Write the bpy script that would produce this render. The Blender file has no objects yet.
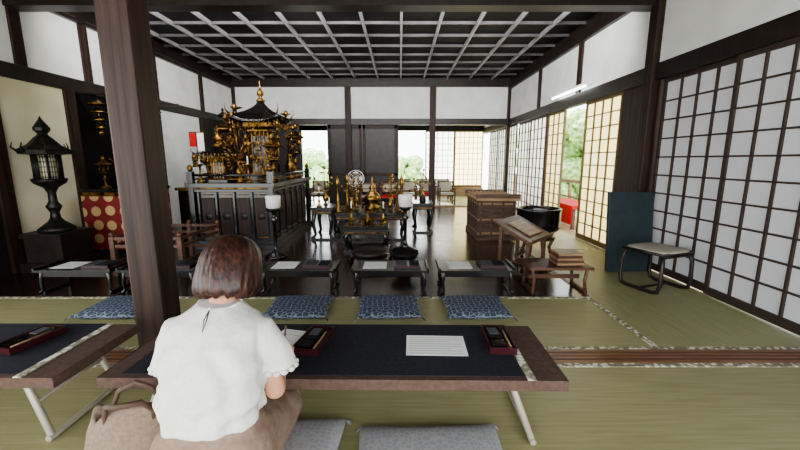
import bpy, math, random
from mathutils import Vector, Matrix
random.seed(4)
pi=math.pi
def lin(c): 
    return tuple(((v/255)/12.92 if v/255<=0.04045 else ((v/255+0.055)/1.055)**2.4) for v in c)+(1,)
# ---------------------------------------------------------------- materials
def newmat(name):
    m=bpy.data.materials.new(name); m.use_nodes=True
    nt=m.node_tree; b=nt.nodes['Principled BSDF']; return m,nt,b
def mat(name,c,rough=0.6,metal=0,c2=None,scale=(8,8,8),detail=4,bump=0,coat=0,contrast=(0.35,0.65),spec=0.5):
    m,nt,b=newmat(name)
    b.inputs['Base Color'].default_value=lin(c); b.inputs['Roughness'].default_value=rough; b.inputs['Metallic'].default_value=metal
    b.inputs['Specular IOR Level'].default_value=spec
    if coat: b.inputs['Coat Weight'].default_value=coat; b.inputs['Coat Roughness'].default_value=0.12
    if c2 or bump:
        tc=nt.nodes.new('ShaderNodeTexCoord'); mp=nt.nodes.new('ShaderNodeMapping'); mp.inputs['Scale'].default_value=scale
        nz=nt.nodes.new('ShaderNodeTexNoise'); nz.inputs['Scale'].default_value=1; nz.inputs['Detail'].default_value=detail
        nt.links.new(tc.outputs['Object'],mp.inputs[0]); nt.links.new(mp.outputs[0],nz.inputs[0])
        if c2:
            r=nt.nodes.new('ShaderNodeValToRGB'); r.color_ramp.elements[0].position=contrast[0]; r.color_ramp.elements[1].position=contrast[1]
            r.color_ramp.elements[0].color=lin(c); r.color_ramp.elements[1].color=lin(c2)
            nt.links.new(nz.outputs[0],r.inputs[0]); nt.links.new(r.outputs[0],b.inputs['Base Color'])
        if bump:
            bp=nt.nodes.new('ShaderNodeBump'); bp.inputs['Strength'].default_value=bump; bp.inputs['Distance'].default_value=0.01
            nt.links.new(nz.outputs[0],bp.inputs['Height']); nt.links.new(bp.outputs[0],b.inputs['Normal'])
    return m
M={}
M['dark']=mat('dark_timber',(30,23,21),0.42,c2=(48,36,31),scale=(9,9,9),bump=0.1)
M['darkz']=mat('dark_post_timber',(42,29,25),0.5,c2=(66,48,41),scale=(40,40,1.5),bump=0.25,spec=.3)
M['black']=mat('black_lacquer',(14,12,12),0.25,c2=(24,20,18),scale=(5,5,5),coat=0.4)
M['brown']=mat('brown_wood',(72,48,34),0.45,c2=(104,70,50),scale=(4,30,30),bump=0.1)
M['brownlt']=mat('light_brown_wood',(130,102,76),0.5,c2=(164,134,102),scale=(4,30,30),bump=0.1)
M['boxwood']=mat('weathered_box_wood',(70,54,44),0.6,c2=(98,78,64),scale=(4,30,30),bump=0.1)
M['redwood']=mat('reddish_threshold_wood',(120,78,54),0.35,c2=(156,112,82),scale=(3,60,60),bump=0.05)
M['plaster']=mat('white_plaster',(228,228,227),0.9,c2=(239,239,238),scale=(3,3,3),bump=0.03)
M['beige']=mat('beige_plaster',(216,207,172),0.9,c2=(230,223,196),scale=(2,2,2))  # plain pale beige, yellower than the white plaster
M['gold']=mat('gilt_metal',(160,122,66),0.4,1,c2=(56,40,24),scale=(18,18,18))
M['brass']=mat('polished_brass',(176,140,78),0.32,1,c2=(92,68,36),scale=(20,20,20))
M['bronze']=mat('dark_bronze',(36,36,35),0.45,0.6,c2=(58,56,52),scale=(20,20,20),bump=0.2)
M['white']=mat('white_ceramic',(235,232,225),0.4)
M['paperw']=mat('white_paper',(240,240,238),0.8)
M['ink']=mat('ink_print',(70,70,74),0.9)
M['inkp']=mat('faint_print',(130,130,134),0.9)
M['red']=mat('red_cloth',(190,34,30),0.8)
M['metal']=mat('painted_grey_steel',(178,170,156),0.35,0.2)
M['felt']=mat('black_felt',(44,44,51),0.95,c2=(53,53,60),scale=(60,60,60),spec=.2)
M['mauve']=mat('brown_table_cloth',(86,69,62),0.8,c2=(100,81,72),scale=(50,50,50),bump=0.1,spec=.2)
M['maroon']=mat('maroon_lacquer_box',(60,22,28),0.3)
M['teal']=mat('teal_board',(30,46,50),0.6,c2=(37,54,58),scale=(6,6,6))
M['skin']=mat('skin',(206,154,126),0.5)
M['blouse']=mat('white_blouse_cotton',(216,214,209),0.85,c2=(224,222,217),scale=(90,90,90),bump=0.08)
M['hair']=mat('brown_hair',(30,17,13),0.4,c2=(74,42,31),scale=(90,90,7),bump=0.3)
M['skirt']=mat('taupe_skirt',(130,108,94),0.85,c2=(144,122,106),scale=(50,50,50),bump=0.1)
M['tote']=mat('tote_canvas',(124,106,92),0.85,c2=(140,122,106),scale=(80,80,80),bump=0.15)
M['totestrap']=mat('tote_strap',(88,70,58),0.7)
M['leaf']=mat('leaves',(104,156,78),0.7,c2=(216,238,176),scale=(7,7,7),detail=8,bump=0.5)
M['gravel']=mat('garden_gravel',(190,188,176),0.9,c2=(212,210,200),scale=(20,20,20))
M['veranda']=mat('veranda_wood',(160,140,110),0.5,c2=(184,162,130),scale=(20,2,20))
M['stone']=mat('grey_statue_stone',(150,148,142),0.7,c2=(180,178,170),scale=(20,20,20))
M['seatw']=mat('pale_vinyl_seat',(186,178,160),0.5)

def bsdf_nodes(name,fn):
    m,nt,b=newmat(name); fn(nt,b); return m
def N(nt,t,**k):
    n=nt.nodes.new(t)
    for a,v in k.items(): setattr(n,a,v)
    return n
# tatami weave
def tatami(axis):
    def f(nt,b):
        tc=N(nt,'ShaderNodeTexCoord'); 
        w=N(nt,'ShaderNodeTexWave',wave_type='BANDS',bands_direction=axis); w.inputs['Scale'].default_value=28; w.inputs['Distortion'].default_value=0.6; w.inputs['Detail'].default_value=2
        nz=N(nt,'ShaderNodeTexNoise'); nz.inputs['Scale'].default_value=1.3; nz.inputs['Detail'].default_value=5
        mp=N(nt,'ShaderNodeMapping'); mp.inputs['Scale'].default_value=(3,60,1) if axis=='Y' else (60,3,1)
        n2=N(nt,'ShaderNodeTexNoise'); n2.inputs['Scale'].default_value=1
        nt.links.new(tc.outputs['Object'],w.inputs[0]); nt.links.new(tc.outputs['Object'],nz.inputs[0]); nt.links.new(tc.outputs['Object'],mp.inputs[0]); nt.links.new(mp.outputs[0],n2.inputs[0])
        r=N(nt,'ShaderNodeValToRGB'); e=r.color_ramp.elements; e[0].position=.35; e[0].color=lin((150,146,104)); e[1].position=.68; e[1].color=lin((176,171,129))
        mm=N(nt,'ShaderNodeMath',operation='MULTIPLY_ADD'); mm.inputs[1].default_value=.5; 
        nt.links.new(nz.outputs[0],mm.inputs[0]); 
        m2=N(nt,'ShaderNodeMath',operation='MULTIPLY'); m2.inputs[1].default_value=.5; nt.links.new(n2.outputs[0],m2.inputs[0]); nt.links.new(m2.outputs[0],mm.inputs[2])
        nt.links.new(mm.outputs[0],r.inputs[0]); nt.links.new(r.outputs[0],b.inputs['Base Color'])
        bp=N(nt,'ShaderNodeBump'); bp.inputs['Strength'].default_value=.15; bp.inputs['Distance'].default_value=.004
        nt.links.new(w.outputs[1],bp.inputs['Height']); nt.links.new(bp.outputs[0],b.inputs['Normal'])
        b.inputs['Roughness'].default_value=.42
    return f
M['tatami']=bsdf_nodes('tatami_rush',tatami('Y')); M['tatami2']=bsdf_nodes('tatami_rush_crosswise',tatami('X'))
def heri(nt,b):
    tc=N(nt,'ShaderNodeTexCoord'); v=N(nt,'ShaderNodeTexVoronoi'); v.inputs['Scale'].default_value=34
    nt.links.new(tc.outputs['Object'],v.inputs[0])
    r=N(nt,'ShaderNodeValToRGB'); e=r.color_ramp.elements; e[0].position=.35; e[0].color=lin((232,228,214)); e[1].position=.6; e[1].color=lin((140,134,112))
    nt.links.new(v.outputs[0],r.inputs[0]); nt.links.new(r.outputs[0],b.inputs['Base Color']); b.inputs['Roughness'].default_value=.8
M['heri']=bsdf_nodes('tatami_border_brocade',heri)
def woodfloor(nt,b):
    tc=N(nt,'ShaderNodeTexCoord'); br=N(nt,'ShaderNodeTexBrick'); br.inputs['Scale'].default_value=1
    br.inputs['Brick Width'].default_value=9; br.inputs['Row Height'].default_value=.24; br.inputs['Mortar Size'].default_value=.006
    br.inputs['Color1'].default_value=lin((48,34,29)); br.inputs['Color2'].default_value=lin((62,45,37)); br.inputs['Mortar'].default_value=lin((12,9,8))
    mp=N(nt,'ShaderNodeMapping'); mp.inputs['Rotation'].default_value=(0,0,pi/2)
    nt.links.new(tc.outputs['Object'],mp.inputs[0]); nt.links.new(mp.outputs[0],br.inputs[0]); nt.links.new(br.outputs[0],b.inputs['Base Color'])
    nz=N(nt,'ShaderNodeTexNoise'); nz.inputs['Scale'].default_value=3
    r=N(nt,'ShaderNodeMapRange'); r.inputs['To Min'].default_value=.1; r.inputs['To Max'].default_value=.3
    nt.links.new(tc.outputs['Object'],nz.inputs[0]); nt.links.new(nz.outputs[0],r.inputs[0]); nt.links.new(r.outputs[0],b.inputs['Roughness'])
M['wfloor']=bsdf_nodes('polished_dark_floorboards',woodfloor)
def paper(name,col,tw,em=0):
    m=bpy.data.materials.new(name); m.use_nodes=True; nt=m.node_tree; nt.nodes.clear()
    o=N(nt,'ShaderNodeOutputMaterial'); d=N(nt,'ShaderNodeBsdfDiffuse'); t=N(nt,'ShaderNodeBsdfTranslucent'); mx=N(nt,'ShaderNodeMixShader')
    d.inputs[0].default_value=lin(col); t.inputs[0].default_value=lin(col); mx.inputs[0].default_value=tw
    nt.links.new(d.outputs[0],mx.inputs[1]); nt.links.new(t.outputs[0],mx.inputs[2]); nt.links.new(mx.outputs[0],o.inputs[0]); return m
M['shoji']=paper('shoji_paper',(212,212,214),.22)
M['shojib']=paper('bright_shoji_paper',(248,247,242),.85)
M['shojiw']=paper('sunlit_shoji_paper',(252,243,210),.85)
M['frame']=mat('shoji_lattice_wood',(66,52,46),0.6)
M['frameo']=mat('old_shoji_lattice_wood',(104,84,52),0.6)
def brocade(nt,b):
    tc=N(nt,'ShaderNodeTexCoord'); v=N(nt,'ShaderNodeTexVoronoi'); v.inputs['Scale'].default_value=5.5; v.inputs['Randomness'].default_value=.15
    nt.links.new(tc.outputs['Object'],v.inputs[0])
    r=N(nt,'ShaderNodeValToRGB'); r.color_ramp.interpolation='CONSTANT'; e=r.color_ramp.elements; e[0].position=0; e[0].color=lin((190,160,112)); e[1].position=.34; e[1].color=lin((122,32,30))
    nt.links.new(v.outputs[0],r.inputs[0]); nt.links.new(r.outputs[0],b.inputs['Base Color']); b.inputs['Roughness'].default_value=.7
M['brocade']=bsdf_nodes('red_gold_brocade',brocade)
def cush(c1,c2,sc,pos):
    def f(nt,b):
        tc=N(nt,'ShaderNodeTexCoord'); v=N(nt,'ShaderNodeTexVoronoi',feature='DISTANCE_TO_EDGE'); v.inputs['Scale'].default_value=sc; v.inputs['Randomness'].default_value=.6
        nt.links.new(tc.outputs['Object'],v.inputs[0])
        r=N(nt,'ShaderNodeValToRGB'); e=r.color_ramp.elements; e[0].position=pos; e[0].color=lin(c1); e[1].position=pos+.06; e[1].color=lin(c2)
        nt.links.new(v.outputs[0],r.inputs[0]); nt.links.new(r.outputs[0],b.inputs['Base Color']); b.inputs['Roughness'].default_value=.85
    return f
M['cushblue']=bsdf_nodes('blue_patterned_cushion_cloth',cush((150,160,172),(66,78,98),24,.03))
M['cushlil']=bsdf_nodes('pale_lilac_cushion_cloth',cush((172,172,172),(158,158,162),40,.06))
def lamp_em(nt,b):
    b.inputs['Emission Color'].default_value=(.9,1,1,1); b.inputs['Emission Strength'].default_value=9
M['tube']=bsdf_nodes('fluorescent_tube_glow',lamp_em)
M['rib']=mat('ceiling_cross_rib_lacquer_sheen',(84,81,83),0.4,c2=(108,104,106),scale=(3,3,3))  # window reflection on the dark cross ribs is put into this grey
M['riblt']=mat('ceiling_long_rib_lacquer_sheen',(142,139,141),0.35,c2=(170,166,168),scale=(3,3,3))  # paler grey: window sheen along the long ribs, painted into the colour
M['panel']=mat('ceiling_panel_board',(16,13,14),0.6,c2=(23,20,21),scale=(3,20,3),spec=.2)

# ---------------------------------------------------------------- mesh builder
class MB:
    def __init__(s): s.v=[];s.f=[];s.m=[];s.s=[];s.mats=[]
    def mi(s,k):
        if k not in s.mats: s.mats.append(k)
        return s.mats.index(k)
    def add(s,vs,fs,k,smooth=False,T=None):
        o=len(s.v); 
        s.v+=[(T@Vector(v)) if T else Vector(v) for v in vs]
        i=s.mi(k)
        for f in fs: s.f.append([o+a for a in f]); s.m.append(i); s.s.append(smooth)
        return s
    def box(s,x0,x1,y0,y1,z0,z1,k,T=None):
        vs=[(x0,y0,z0),(x1,y0,z0),(x1,y1,z0),(x0,y1,z0),(x0,y0,z1),(x1,y0,z1),(x1,y1,z1),(x0,y1,z1)]
        return s.add(vs,[(0,3,2,1),(4,5,6,7),(0,1,5,4),(1,2,6,5),(2,3,7,6),(3,0,4,7)],k,False,T)
    def rings(s,R,k,smooth=True,T=None,cap=True):
        n=len(R[0]); vs=[p for r in R for p in r]; fs=[]
        for j in range(len(R)-1):
            for i in range(n):
                a=j*n+i; b2=j*n+(i+1)%n; fs.append((a,b2,b2+n,a+n))
        if cap: fs.append(tuple(range(n-1,-1,-1))); fs.append(tuple(range((len(R)-1)*n,len(R)*n)))
        return s.add(vs,fs,k,smooth,T)
    def lathe(s,x,y,prof,k,seg=20,z=0,T=None,rot=0,smooth=True):
        R=[[(x+max(r,.0005)*math.cos(2*pi*i/seg+rot),y+max(r,.0005)*math.sin(2*pi*i/seg+rot),z+h) for i in range(seg)] for r,h in prof]
        return s.rings(R,k,smooth,T)
    def tube(s,pts,r,k,seg=8,T=None,closed=False):
        pts=[Vector(p) for p in pts]; n=len(pts); R=[]
        rs=r if isinstance(r,(list,tuple)) else [r]*n
        prev=None
        for i,p in enumerate(pts):
            d=(pts[min(i+1,n-1)]-pts[max(i-1,0)]).normalized()
            if prev is None: 
                u=d.orthogonal().normalized()
            else:
                u=(prev-d*prev.dot(d)).normalized()
            prev=u; w=d.cross(u)
            R.append([tuple(p+(u*math.cos(2*pi*j/seg)+w*math.sin(2*pi*j/seg))*rs[i]) for j in range(seg)])
        return s.rings(R,k,True,T)
    def sphere(s,c,r,k,seg=14,n=9,T=None):
        rx,ry,rz=(r,r,r) if not isinstance(r,(list,tuple)) else r
        R=[]
        for j in range(n+1):
            a=-pi/2+pi*j/n; q=max(math.cos(a),.002)
            R.append([(c[0]+rx*q*math.cos(2*pi*i/seg),c[1]+ry*q*math.sin(2*pi*i/seg),c[2]+rz*math.sin(a)) for i in range(seg)])
        return s.rings(R,k,True,T)
    def capsule(s,p0,r0,p1,r1,k='skin',seg=14):
        s.sphere(p0,r0,k,seg,8); s.sphere(p1,r1,k,seg,8)
        return s.tube([p0,p1],[r0,r1],k,seg)
    def obj(s,name,loc=(0,0,0),rz=0,bevel=0,parent=None,scale=(1,1,1)):
        me=bpy.data.meshes.new(name); me.from_pydata([(v[0]*scale[0],v[1]*scale[1],v[2]*scale[2]) for v in s.v],[],s.f)
        for k in s.mats: me.materials.append(M[k])
        for p,i,sm in zip(me.polygons,s.m,s.s): p.material_index=i; p.use_smooth=sm
        me.update(); o=bpy.data.objects.new(name,me); bpy.context.scene.collection.objects.link(o)
        o.location=loc; o.rotation_euler=(0,0,rz)
        if bevel:
            b=o.modifiers.new('bevel','BEVEL'); b.width=bevel; b.segments=2; b.limit_method='ANGLE'; b.angle_limit=math.radians(50)
        if parent: o.parent=parent
        return o
def Tm(loc=(0,0,0),rot=(0,0,0),sc=(1,1,1)):
    from mathutils import Euler
    return Matrix.Translation(loc)@Euler(rot).to_matrix().to_4x4()@Matrix.Diagonal((*sc,1))

XL,XR=-4.2,2.78; YB=9.67; YF=12.5; ZC=3.14
Y0=-1.6
# ---------------------------------------------------------------- floor
m=MB()
m.box(XL,XR,Y0,2.04,-.06,0,'tatami')
m.box(XL,XR,2.04,2.20,-.06,0.004,'redwood')
for yy in (2.075,2.115,2.155): m.box(XL,XR,yy,yy+.01,.0041,.006,'brown')
m.box(XL,1.66,2.20,3.13,-.06,0,'tatami'); m.box(1.66,XR,2.20,3.13,-.06,0,'tatami2')
m.box(XL,1.66,3.13,YB-.1,-.06,0,'wfloor'); m.box(1.66,XR,3.13,YB-.1,-.06,0,'tatami2')
m.box(XL,XR,YB-.1,YB+.08,-.06,.02,'brownlt'); m.box(XL,XR,YB+.08,YF,-.06,.0,'tatami')
h=.0035
def hb(x0,x1,y0,y1): m.box(x0,x1,y0,y1,.0,h,'heri')
hb(XL,XR,2.0,2.038); hb(XL,XR,2.203,2.235); hb(XL,1.69,3.095,3.13)
hb(1.645,1.685,2.235,3.095)
m.box(1.655,1.69,3.13,YB-.1,0,h+.001,'brown')
for yy in (4.9,6.7,8.5): m.box(1.69,XR,yy,yy+.03,0,h,'heri')
m.obj('floor')
# ---------------------------------------------------------------- ceiling (coffered)
m=MB()
m.box(XL,XR,4.4,YB,ZC+.06,ZC+.12,'panel')
x=XL+.3
while x<XR: m.box(x-.018,x+.018,4.4,YB,ZC+.005,ZC+.06,'riblt'); x+=.56
y=4.75
while y<YB: m.box(XL,XR,y-.016,y+.016,ZC+.020,ZC+.058,'rib'); y+=.55
m.box(XL,XR,Y0,4.3,2.95,3.0,'dark'); m.box(XL,XR,YB,YF,2.45,2.5,'dark')
m.obj('ceiling')
m=MB(); m.box(XL-1.3,XR+1.3,Y0-1.6,YF+1.3,ZC+.2,ZC+.3,'dark'); m.obj('light_blocking_eaves')  # unseen eaves added to block sun; front overhang lengthened to cut top light
# beams
m=MB(); m.box(XL,XR,4.22,4.4,2.80,3.26,'dark'); m.obj('trim_1')
m=MB(); m.box(XL,XR,YB-.1,YB+.05,2.98,3.2,'dark'); m.box(XL,XR,YB-.1,YB+.05,2.07,2.22,'dark'); m.obj('trim_2')
m=MB()
for a,b in((XR-.06,XR+.06),):
    m.box(a,b,Y0,YF,2.04,2.21,'dark'); m.box(a,b,4.4,YB,3.0,3.2,'dark'); m.box(XR-.09,XR,4.4,YB,2.93,2.98,'dark')
m.obj('trim_3',bevel=.006)
m=MB(); m.box(XL-.06,XL+.06,Y0,YF,2.06,2.22,'dark'); m.box(XL-.06,XL+.06,4.4,YB,3.0,3.2,'dark'); m.box(XL,XL+.09,4.4,YB,2.93,2.98,'dark'); m.obj('trim_4',bevel=.006)
m=MB(); m.box(XR-.03,XR+.03,Y0,YF,2.21,3.05,'plaster'); 
m.box(XR-.02,XR+.04,4.12,4.78,0,2.04,'darkz')
m.obj('wall_right')
m=MB(); m.box(XL-.03,XL+.03,Y0,YF,2.22,3.05,'plaster')
m.box(XL-.03,XL+.03,2.4,3.9,0,2.06,'dark'); m.box(XL-.03,XL+.03,3.9,4.85,0,2.06,'beige'); m.box(XL-.03,XL+.03,4.85,6.5,0,2.06,'panel')
m.box(XL-.03,XL+.03,6.5,8.0,.0,2.06,'plaster'); m.box(XL-.03,XL+.03,8.0,YF,0,2.06,'dark'); m.obj('wall_left')
m=MB(); m.box(XL,XR,YB-.03,YB+.02,2.22,3.0,'plaster')
m.box(XL,-2.55,YB-.03,YB+.02,0,2.07,'dark'); m.box(-1.85,-.05,YB-.03,YB+.02,0,2.07,'dark')
for a in (-1.84,-.96):
    b=a+.88 if a<-1.5 else -.05
    m.box(a+.02,b-.02,YB-.05,YB-.03,.02,.10,'darkz'); m.box(a+.02,b-.02,YB-.05,YB-.03,.8,.87,'darkz'); m.box(a+.02,b-.02,YB-.05,YB-.03,1.98,2.07,'darkz')
    m.box(a+.02,a+.08,YB-.05,YB-.03,.02,2.07,'darkz'); m.box(b-.08,b-.02,YB-.05,YB-.03,.02,2.07,'darkz')
m.obj('wall_middle')
m=MB()
m.box(XL,-3.25,YF,YF+.08,0,2.45,'dark'); m.box(-2.3,-.05,YF,YF+.08,0,2.45,'dark'); m.box(XL,XR,YF,YF+.08,2.15,2.45,'dark')
m.box(-3.25,-2.3,YF,YF+.08,0,.3,'brownlt'); m.box(-.05,XR,YF,YF+.08,0,.3,'brownlt')
m.obj('wall_back')
p=MB(); p.box(-.088,.088,-.09,.09,0,2.95,'darkz'); p.obj('wooden_pillar',(-1.48,2.14,0),bevel=.015)
m=MB(); m.box(XR-.1,XR+.04,4.16,4.30,0,2.95,'darkz'); m.obj('trim_6',bevel=.01)
m=MB()
for yy in (5.95,7.6): m.box(XR-.06,XR+.06,yy-.06,yy+.06,2.21,3.0,'darkz')
for yy in (4.3,5.2,6.6,8.1): m.box(XL-.06,XL+.06,yy-.06,yy+.06,2.22,3.0,'darkz')
for yy in (3.9,4.85,6.55,8.0): m.box(XL-.07,XL+.07,yy-.07,yy+.07,0,2.06,'darkz')
m.obj('trim_5')
m=MB()
for xx in (XL+.02,-1.3,.82,XR-.02): m.box(xx-.075,xx+.075,YB-.105,YB+.05,0,3.0,'darkz')
m.obj('trim_7',bevel=.01)
# ---------------------------------------------------------------- shoji
wn=[0]
def shoji(origin,along,width,z0,z1,cols,rows,pk='shoji',fk='frame',st=.035):
    m=MB(); H=z1-z0
    m.box(0,st,-.015,.015,0,H,fk); m.box(width-st,width,-.015,.015,0,H,fk); m.box(st,width-st,-.015,.015,0,.07,fk); m.box(st,width-st,-.015,.015,H-.04,H,fk)
    cw=(width-2*st)/cols; ch=(H-.11)/rows
    for i in range(1,cols): m.box(st+i*cw-.0085,st+i*cw+.0085,-.014,.006,.07,H-.04,fk)
    for j in range(1,rows): m.box(st,width-st,-.012,.004,.07+j*ch-.0075,.07+j*ch+.0075,fk)
    m.box(st,width-st,.007,.009,.07,H-.04,pk)
    wn[0]+=1
    o=m.obj('window_%d'%wn[0],origin); o.rotation_euler=(0,0,along); return o
R=-pi/2
y=4.1
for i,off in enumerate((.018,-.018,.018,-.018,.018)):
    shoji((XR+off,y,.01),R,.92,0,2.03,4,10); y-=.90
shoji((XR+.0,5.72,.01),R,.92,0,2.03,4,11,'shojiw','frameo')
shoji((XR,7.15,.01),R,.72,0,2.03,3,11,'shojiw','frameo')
y=8.05
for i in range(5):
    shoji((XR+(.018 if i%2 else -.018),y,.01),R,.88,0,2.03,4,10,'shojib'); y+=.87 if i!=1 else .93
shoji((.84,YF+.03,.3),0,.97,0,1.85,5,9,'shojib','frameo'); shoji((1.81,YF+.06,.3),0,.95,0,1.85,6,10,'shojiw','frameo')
# ---------------------------------------------------------------- outside
m=MB(); m.box(-40,40,-30,50,-.55,-.5,'gravel'); m.obj('ground')
m=MB(); m.box(XR+.06,XR+1.2,Y0,YF+1,-.12,-.04,'veranda'); m.box(XL,XR+.06,YF+.08,YF+1,-.12,-.04,'veranda'); m.obj('veranda_floor')
m=MB()
for yy in range(0,8):
    m.box(XR+1.1,XR+1.16,yy*2-1.5,yy*2-1.44,-.04,.75,'brownlt')
m.box(XR+1.09,XR+1.17,Y0,YF+1,.70,.76,'brownlt'); m.box(XR+1.11,XR+1.15,Y0,YF+1,.35,.39,'brownlt'); m.obj('veranda_railing')
m=MB(); m.box(0,.5,0,1.5,.38,.44,'red'); m.box(-.01,0,0,1.5,.1,.44,'red')
for a in((.04,.06),(.44,.06),(.04,1.4),(.44,1.4)): m.box(a[0],a[0]+.05,a[1],a[1]+.05,0,.38,'brown')
m.obj('red_felt_bench',(3.05,6.5,-.04))
def bush(x,y,r,h,z=-.5):
    mm=MB()
    for i in range(26):
        a=random.random()*6.28; q=random.random()*r*.7; rr=r*random.uniform(.25,.5)
        mm.sphere((q*math.cos(a),q*math.sin(a),h*random.uniform(.12,.85)),(rr,rr,rr*.8),'leaf',9,6)
    mm.tube([(0,0,0),(0,0,h*.6)],.08,'brown')
    o=mm.obj('garden_shrub',(x,y,z)); t=bpy.data.textures.get('leafn') or bpy.data.textures.new('leafn','CLOUDS'); t.noise_scale=.12
    s=o.modifiers.new('sub','SUBSURF'); s.levels=2; s.render_levels=2; d=o.modifiers.new('d','DISPLACE'); d.texture=t; d.strength=.22
for a in ((6.5,7.5,1.3,3.4),(7.2,10.5,1.5,4),(6.4,13,1.5,3.6),(.2,22.5,1.3,1.9),(2.8,23,1.6,2.4),(-3.6,22.3,1.4,2.0),(-5.5,23,1.5,2.4),(6.8,17.5,1.6,4)): bush(*a)
# ---------------------------------------------------------------- tables front
def brushbox(m,x,y,z,rz=0):
    T=Tm((x,y,z),(0,0,rz))
    m.box(-.06,.06,-.12,.12,0,.012,'maroon',T); 
    for a in((-.06,-.052,-.12,.12),(.052,.06,-.12,.12),(-.052,.052,-.12,-.112),(-.052,.052,.112,.12)): m.box(a[0],a[1],a[2],a[3],.012,.032,'maroon',T)
    m.box(-.045,.02,-.02,.1,.012,.03,'black',T); m.box(-.035,.01,.02,.085,.03,.034,'ink',T)
    m.tube([(.037,-.1,.028),(.037,.06,.03)],.005,'brownlt',8,T); m.tube([(.037,.06,.03),(.037,.095,.03)],[.006,.0015],'black',8,T)
    m.box(-.045,.02,-.105,-.035,.012,.034,'black',T)
def folding_table(L,name,loc,rz,lace_left):
    D=.50; H=.33; m=MB()
    m.box(-L/2,L/2,-D/2,D/2,H-.03,H,'mauve'); m.box(-L/2-.004,L/2+.004,-D/2-.004,-D/2,H-.045,H+.002,'mauve')
    m.box(-L/2-.004,-L/2,-D/2,D/2,H-.045,H+.002,'mauve'); m.box(L/2,L/2+.004,-D/2,D/2,H-.045,H+.002,'mauve')
    fr=L/2-.16; fl=-L/2+.08
    m.box(fl,fr,-D/2+.025,D/2,H,H+.004,'felt')
    m.box(fr+.0,fr+.036,-D/2-.002,D/2,H,H+.005,'heri')
    for sx in (-1,1):
        for sy in (-1,1):
            m.tube([(sx*(L/2-.21),sy*.17,H-.035),(sx*(L/2-.105),sy*.19,.012)],.014,'metal',10)
        m.tube([(sx*(L/2-.105),-.21,.014),(sx*(L/2-.105),.21,.014)],.014,'metal',10)
        m.tube([(sx*(L/2-.21),-.17,H-.04),(sx*(L/2-.21),.17,H-.04)],.012,'metal',10)
        m.tube([(sx*(L/2-.16),-.18,.17),(sx*(L/2-.16),.18,.17)],.009,'metal',8)
        m.tube([(sx*(L/2-.16),0,.17),(sx*(L/2-.5),0,H-.035)],.007,'metal',8)
    return m.obj(name,loc,rz,bevel=.003)
folding_table(1.90,'low_folding_table',(-.275,1.61,0),-.012,0)
folding_table(1.9,'low_folding_table',(-2.36,1.62,0),0,0)
def tbox(x,y,rz): 
    m=MB(); brushbox(m,0,0,0); m.obj('calligraphy_box',(x,y,.3365),rz)
tbox(.47,1.66,-.03); tbox(-.41,1.65,-.15); tbox(-1.78,1.66,-.2)
def sheet(w,d,x,y,z,rz,lines=8,name='paper_sheet'):
    m=MB(); m.box(-w/2,w/2,-d/2,d/2,0,.0012,'paperw')
    for j in range(lines):
        yy=d/2-.02-(d-.04)*j/max(lines-1,1); e=w/2-.02-(.05 if j%3==2 else 0)
        m.box(-w/2+.015,e,yy-.0012,yy+.0012,.0012,.0015,'inkp')
    m.obj(name,(x,y,z),rz)
sheet(.28,.19,.17,1.63,.3345,-.03); sheet(.13,.2,-.56,1.69,.3345,-.25,6)
# ---------------------------------------------------------------- cushions
def zabuton(x,y,w,d,h,k,rz=0):
    m=MB(); n=18; vs=[];fs=[]
    for s in (1,-1):
        o=len(vs)
        for j in range(n+1):
            for i in range(n+1):
                u=-1+2*i/n; v=-1+2*j/n
                e=max(0,(1-abs(u)**3)*(1-abs(v)**3))**.45
                px=u*w/2*(1-.05*(1-abs(v))*(abs(u)**4)); py=v*d/2*(1-.05*(1-abs(u))*(abs(v)**4))
                zz=h/2+s*h/2*e*(1-.12*math.exp(-(u*u+v*v)*30)) if s>0 else h/2-h/2*min(1,e*1.6)
                vs.append((px,py,zz))
        for j in range(n):
            for i in range(n):
                a=o+j*(n+1)+i; q=(a,a+1,a+n+2,a+n+1); fs.append(q if s>0 else q[::-1])
    m.add(vs,fs,k,True)
    for sx in(-1,1):
        for sy in(-1,1):
            for t in range(3): m.tube([(sx*w*.485,sy*d*.485,h*.5),(sx*(w*.5+.02),sy*(d*.5+.008*t),.006)],.003,k,5)
    m.obj('zabuton_cushion',(x,y,.0),rz)
zabuton(.13,1.19,.60,.56,.075,'cushlil',.03); zabuton(-.51,1.24,.52,.56,.07,'cushlil',-.03)
zabuton(-1.85,1.0,.58,.54,.07,'cushlil',.03)
for x in (-2.27,-.82,-.09,.61): zabuton(x,2.86,.50,.46,.055,'cushblue',random.uniform(-.05,.05))
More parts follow.
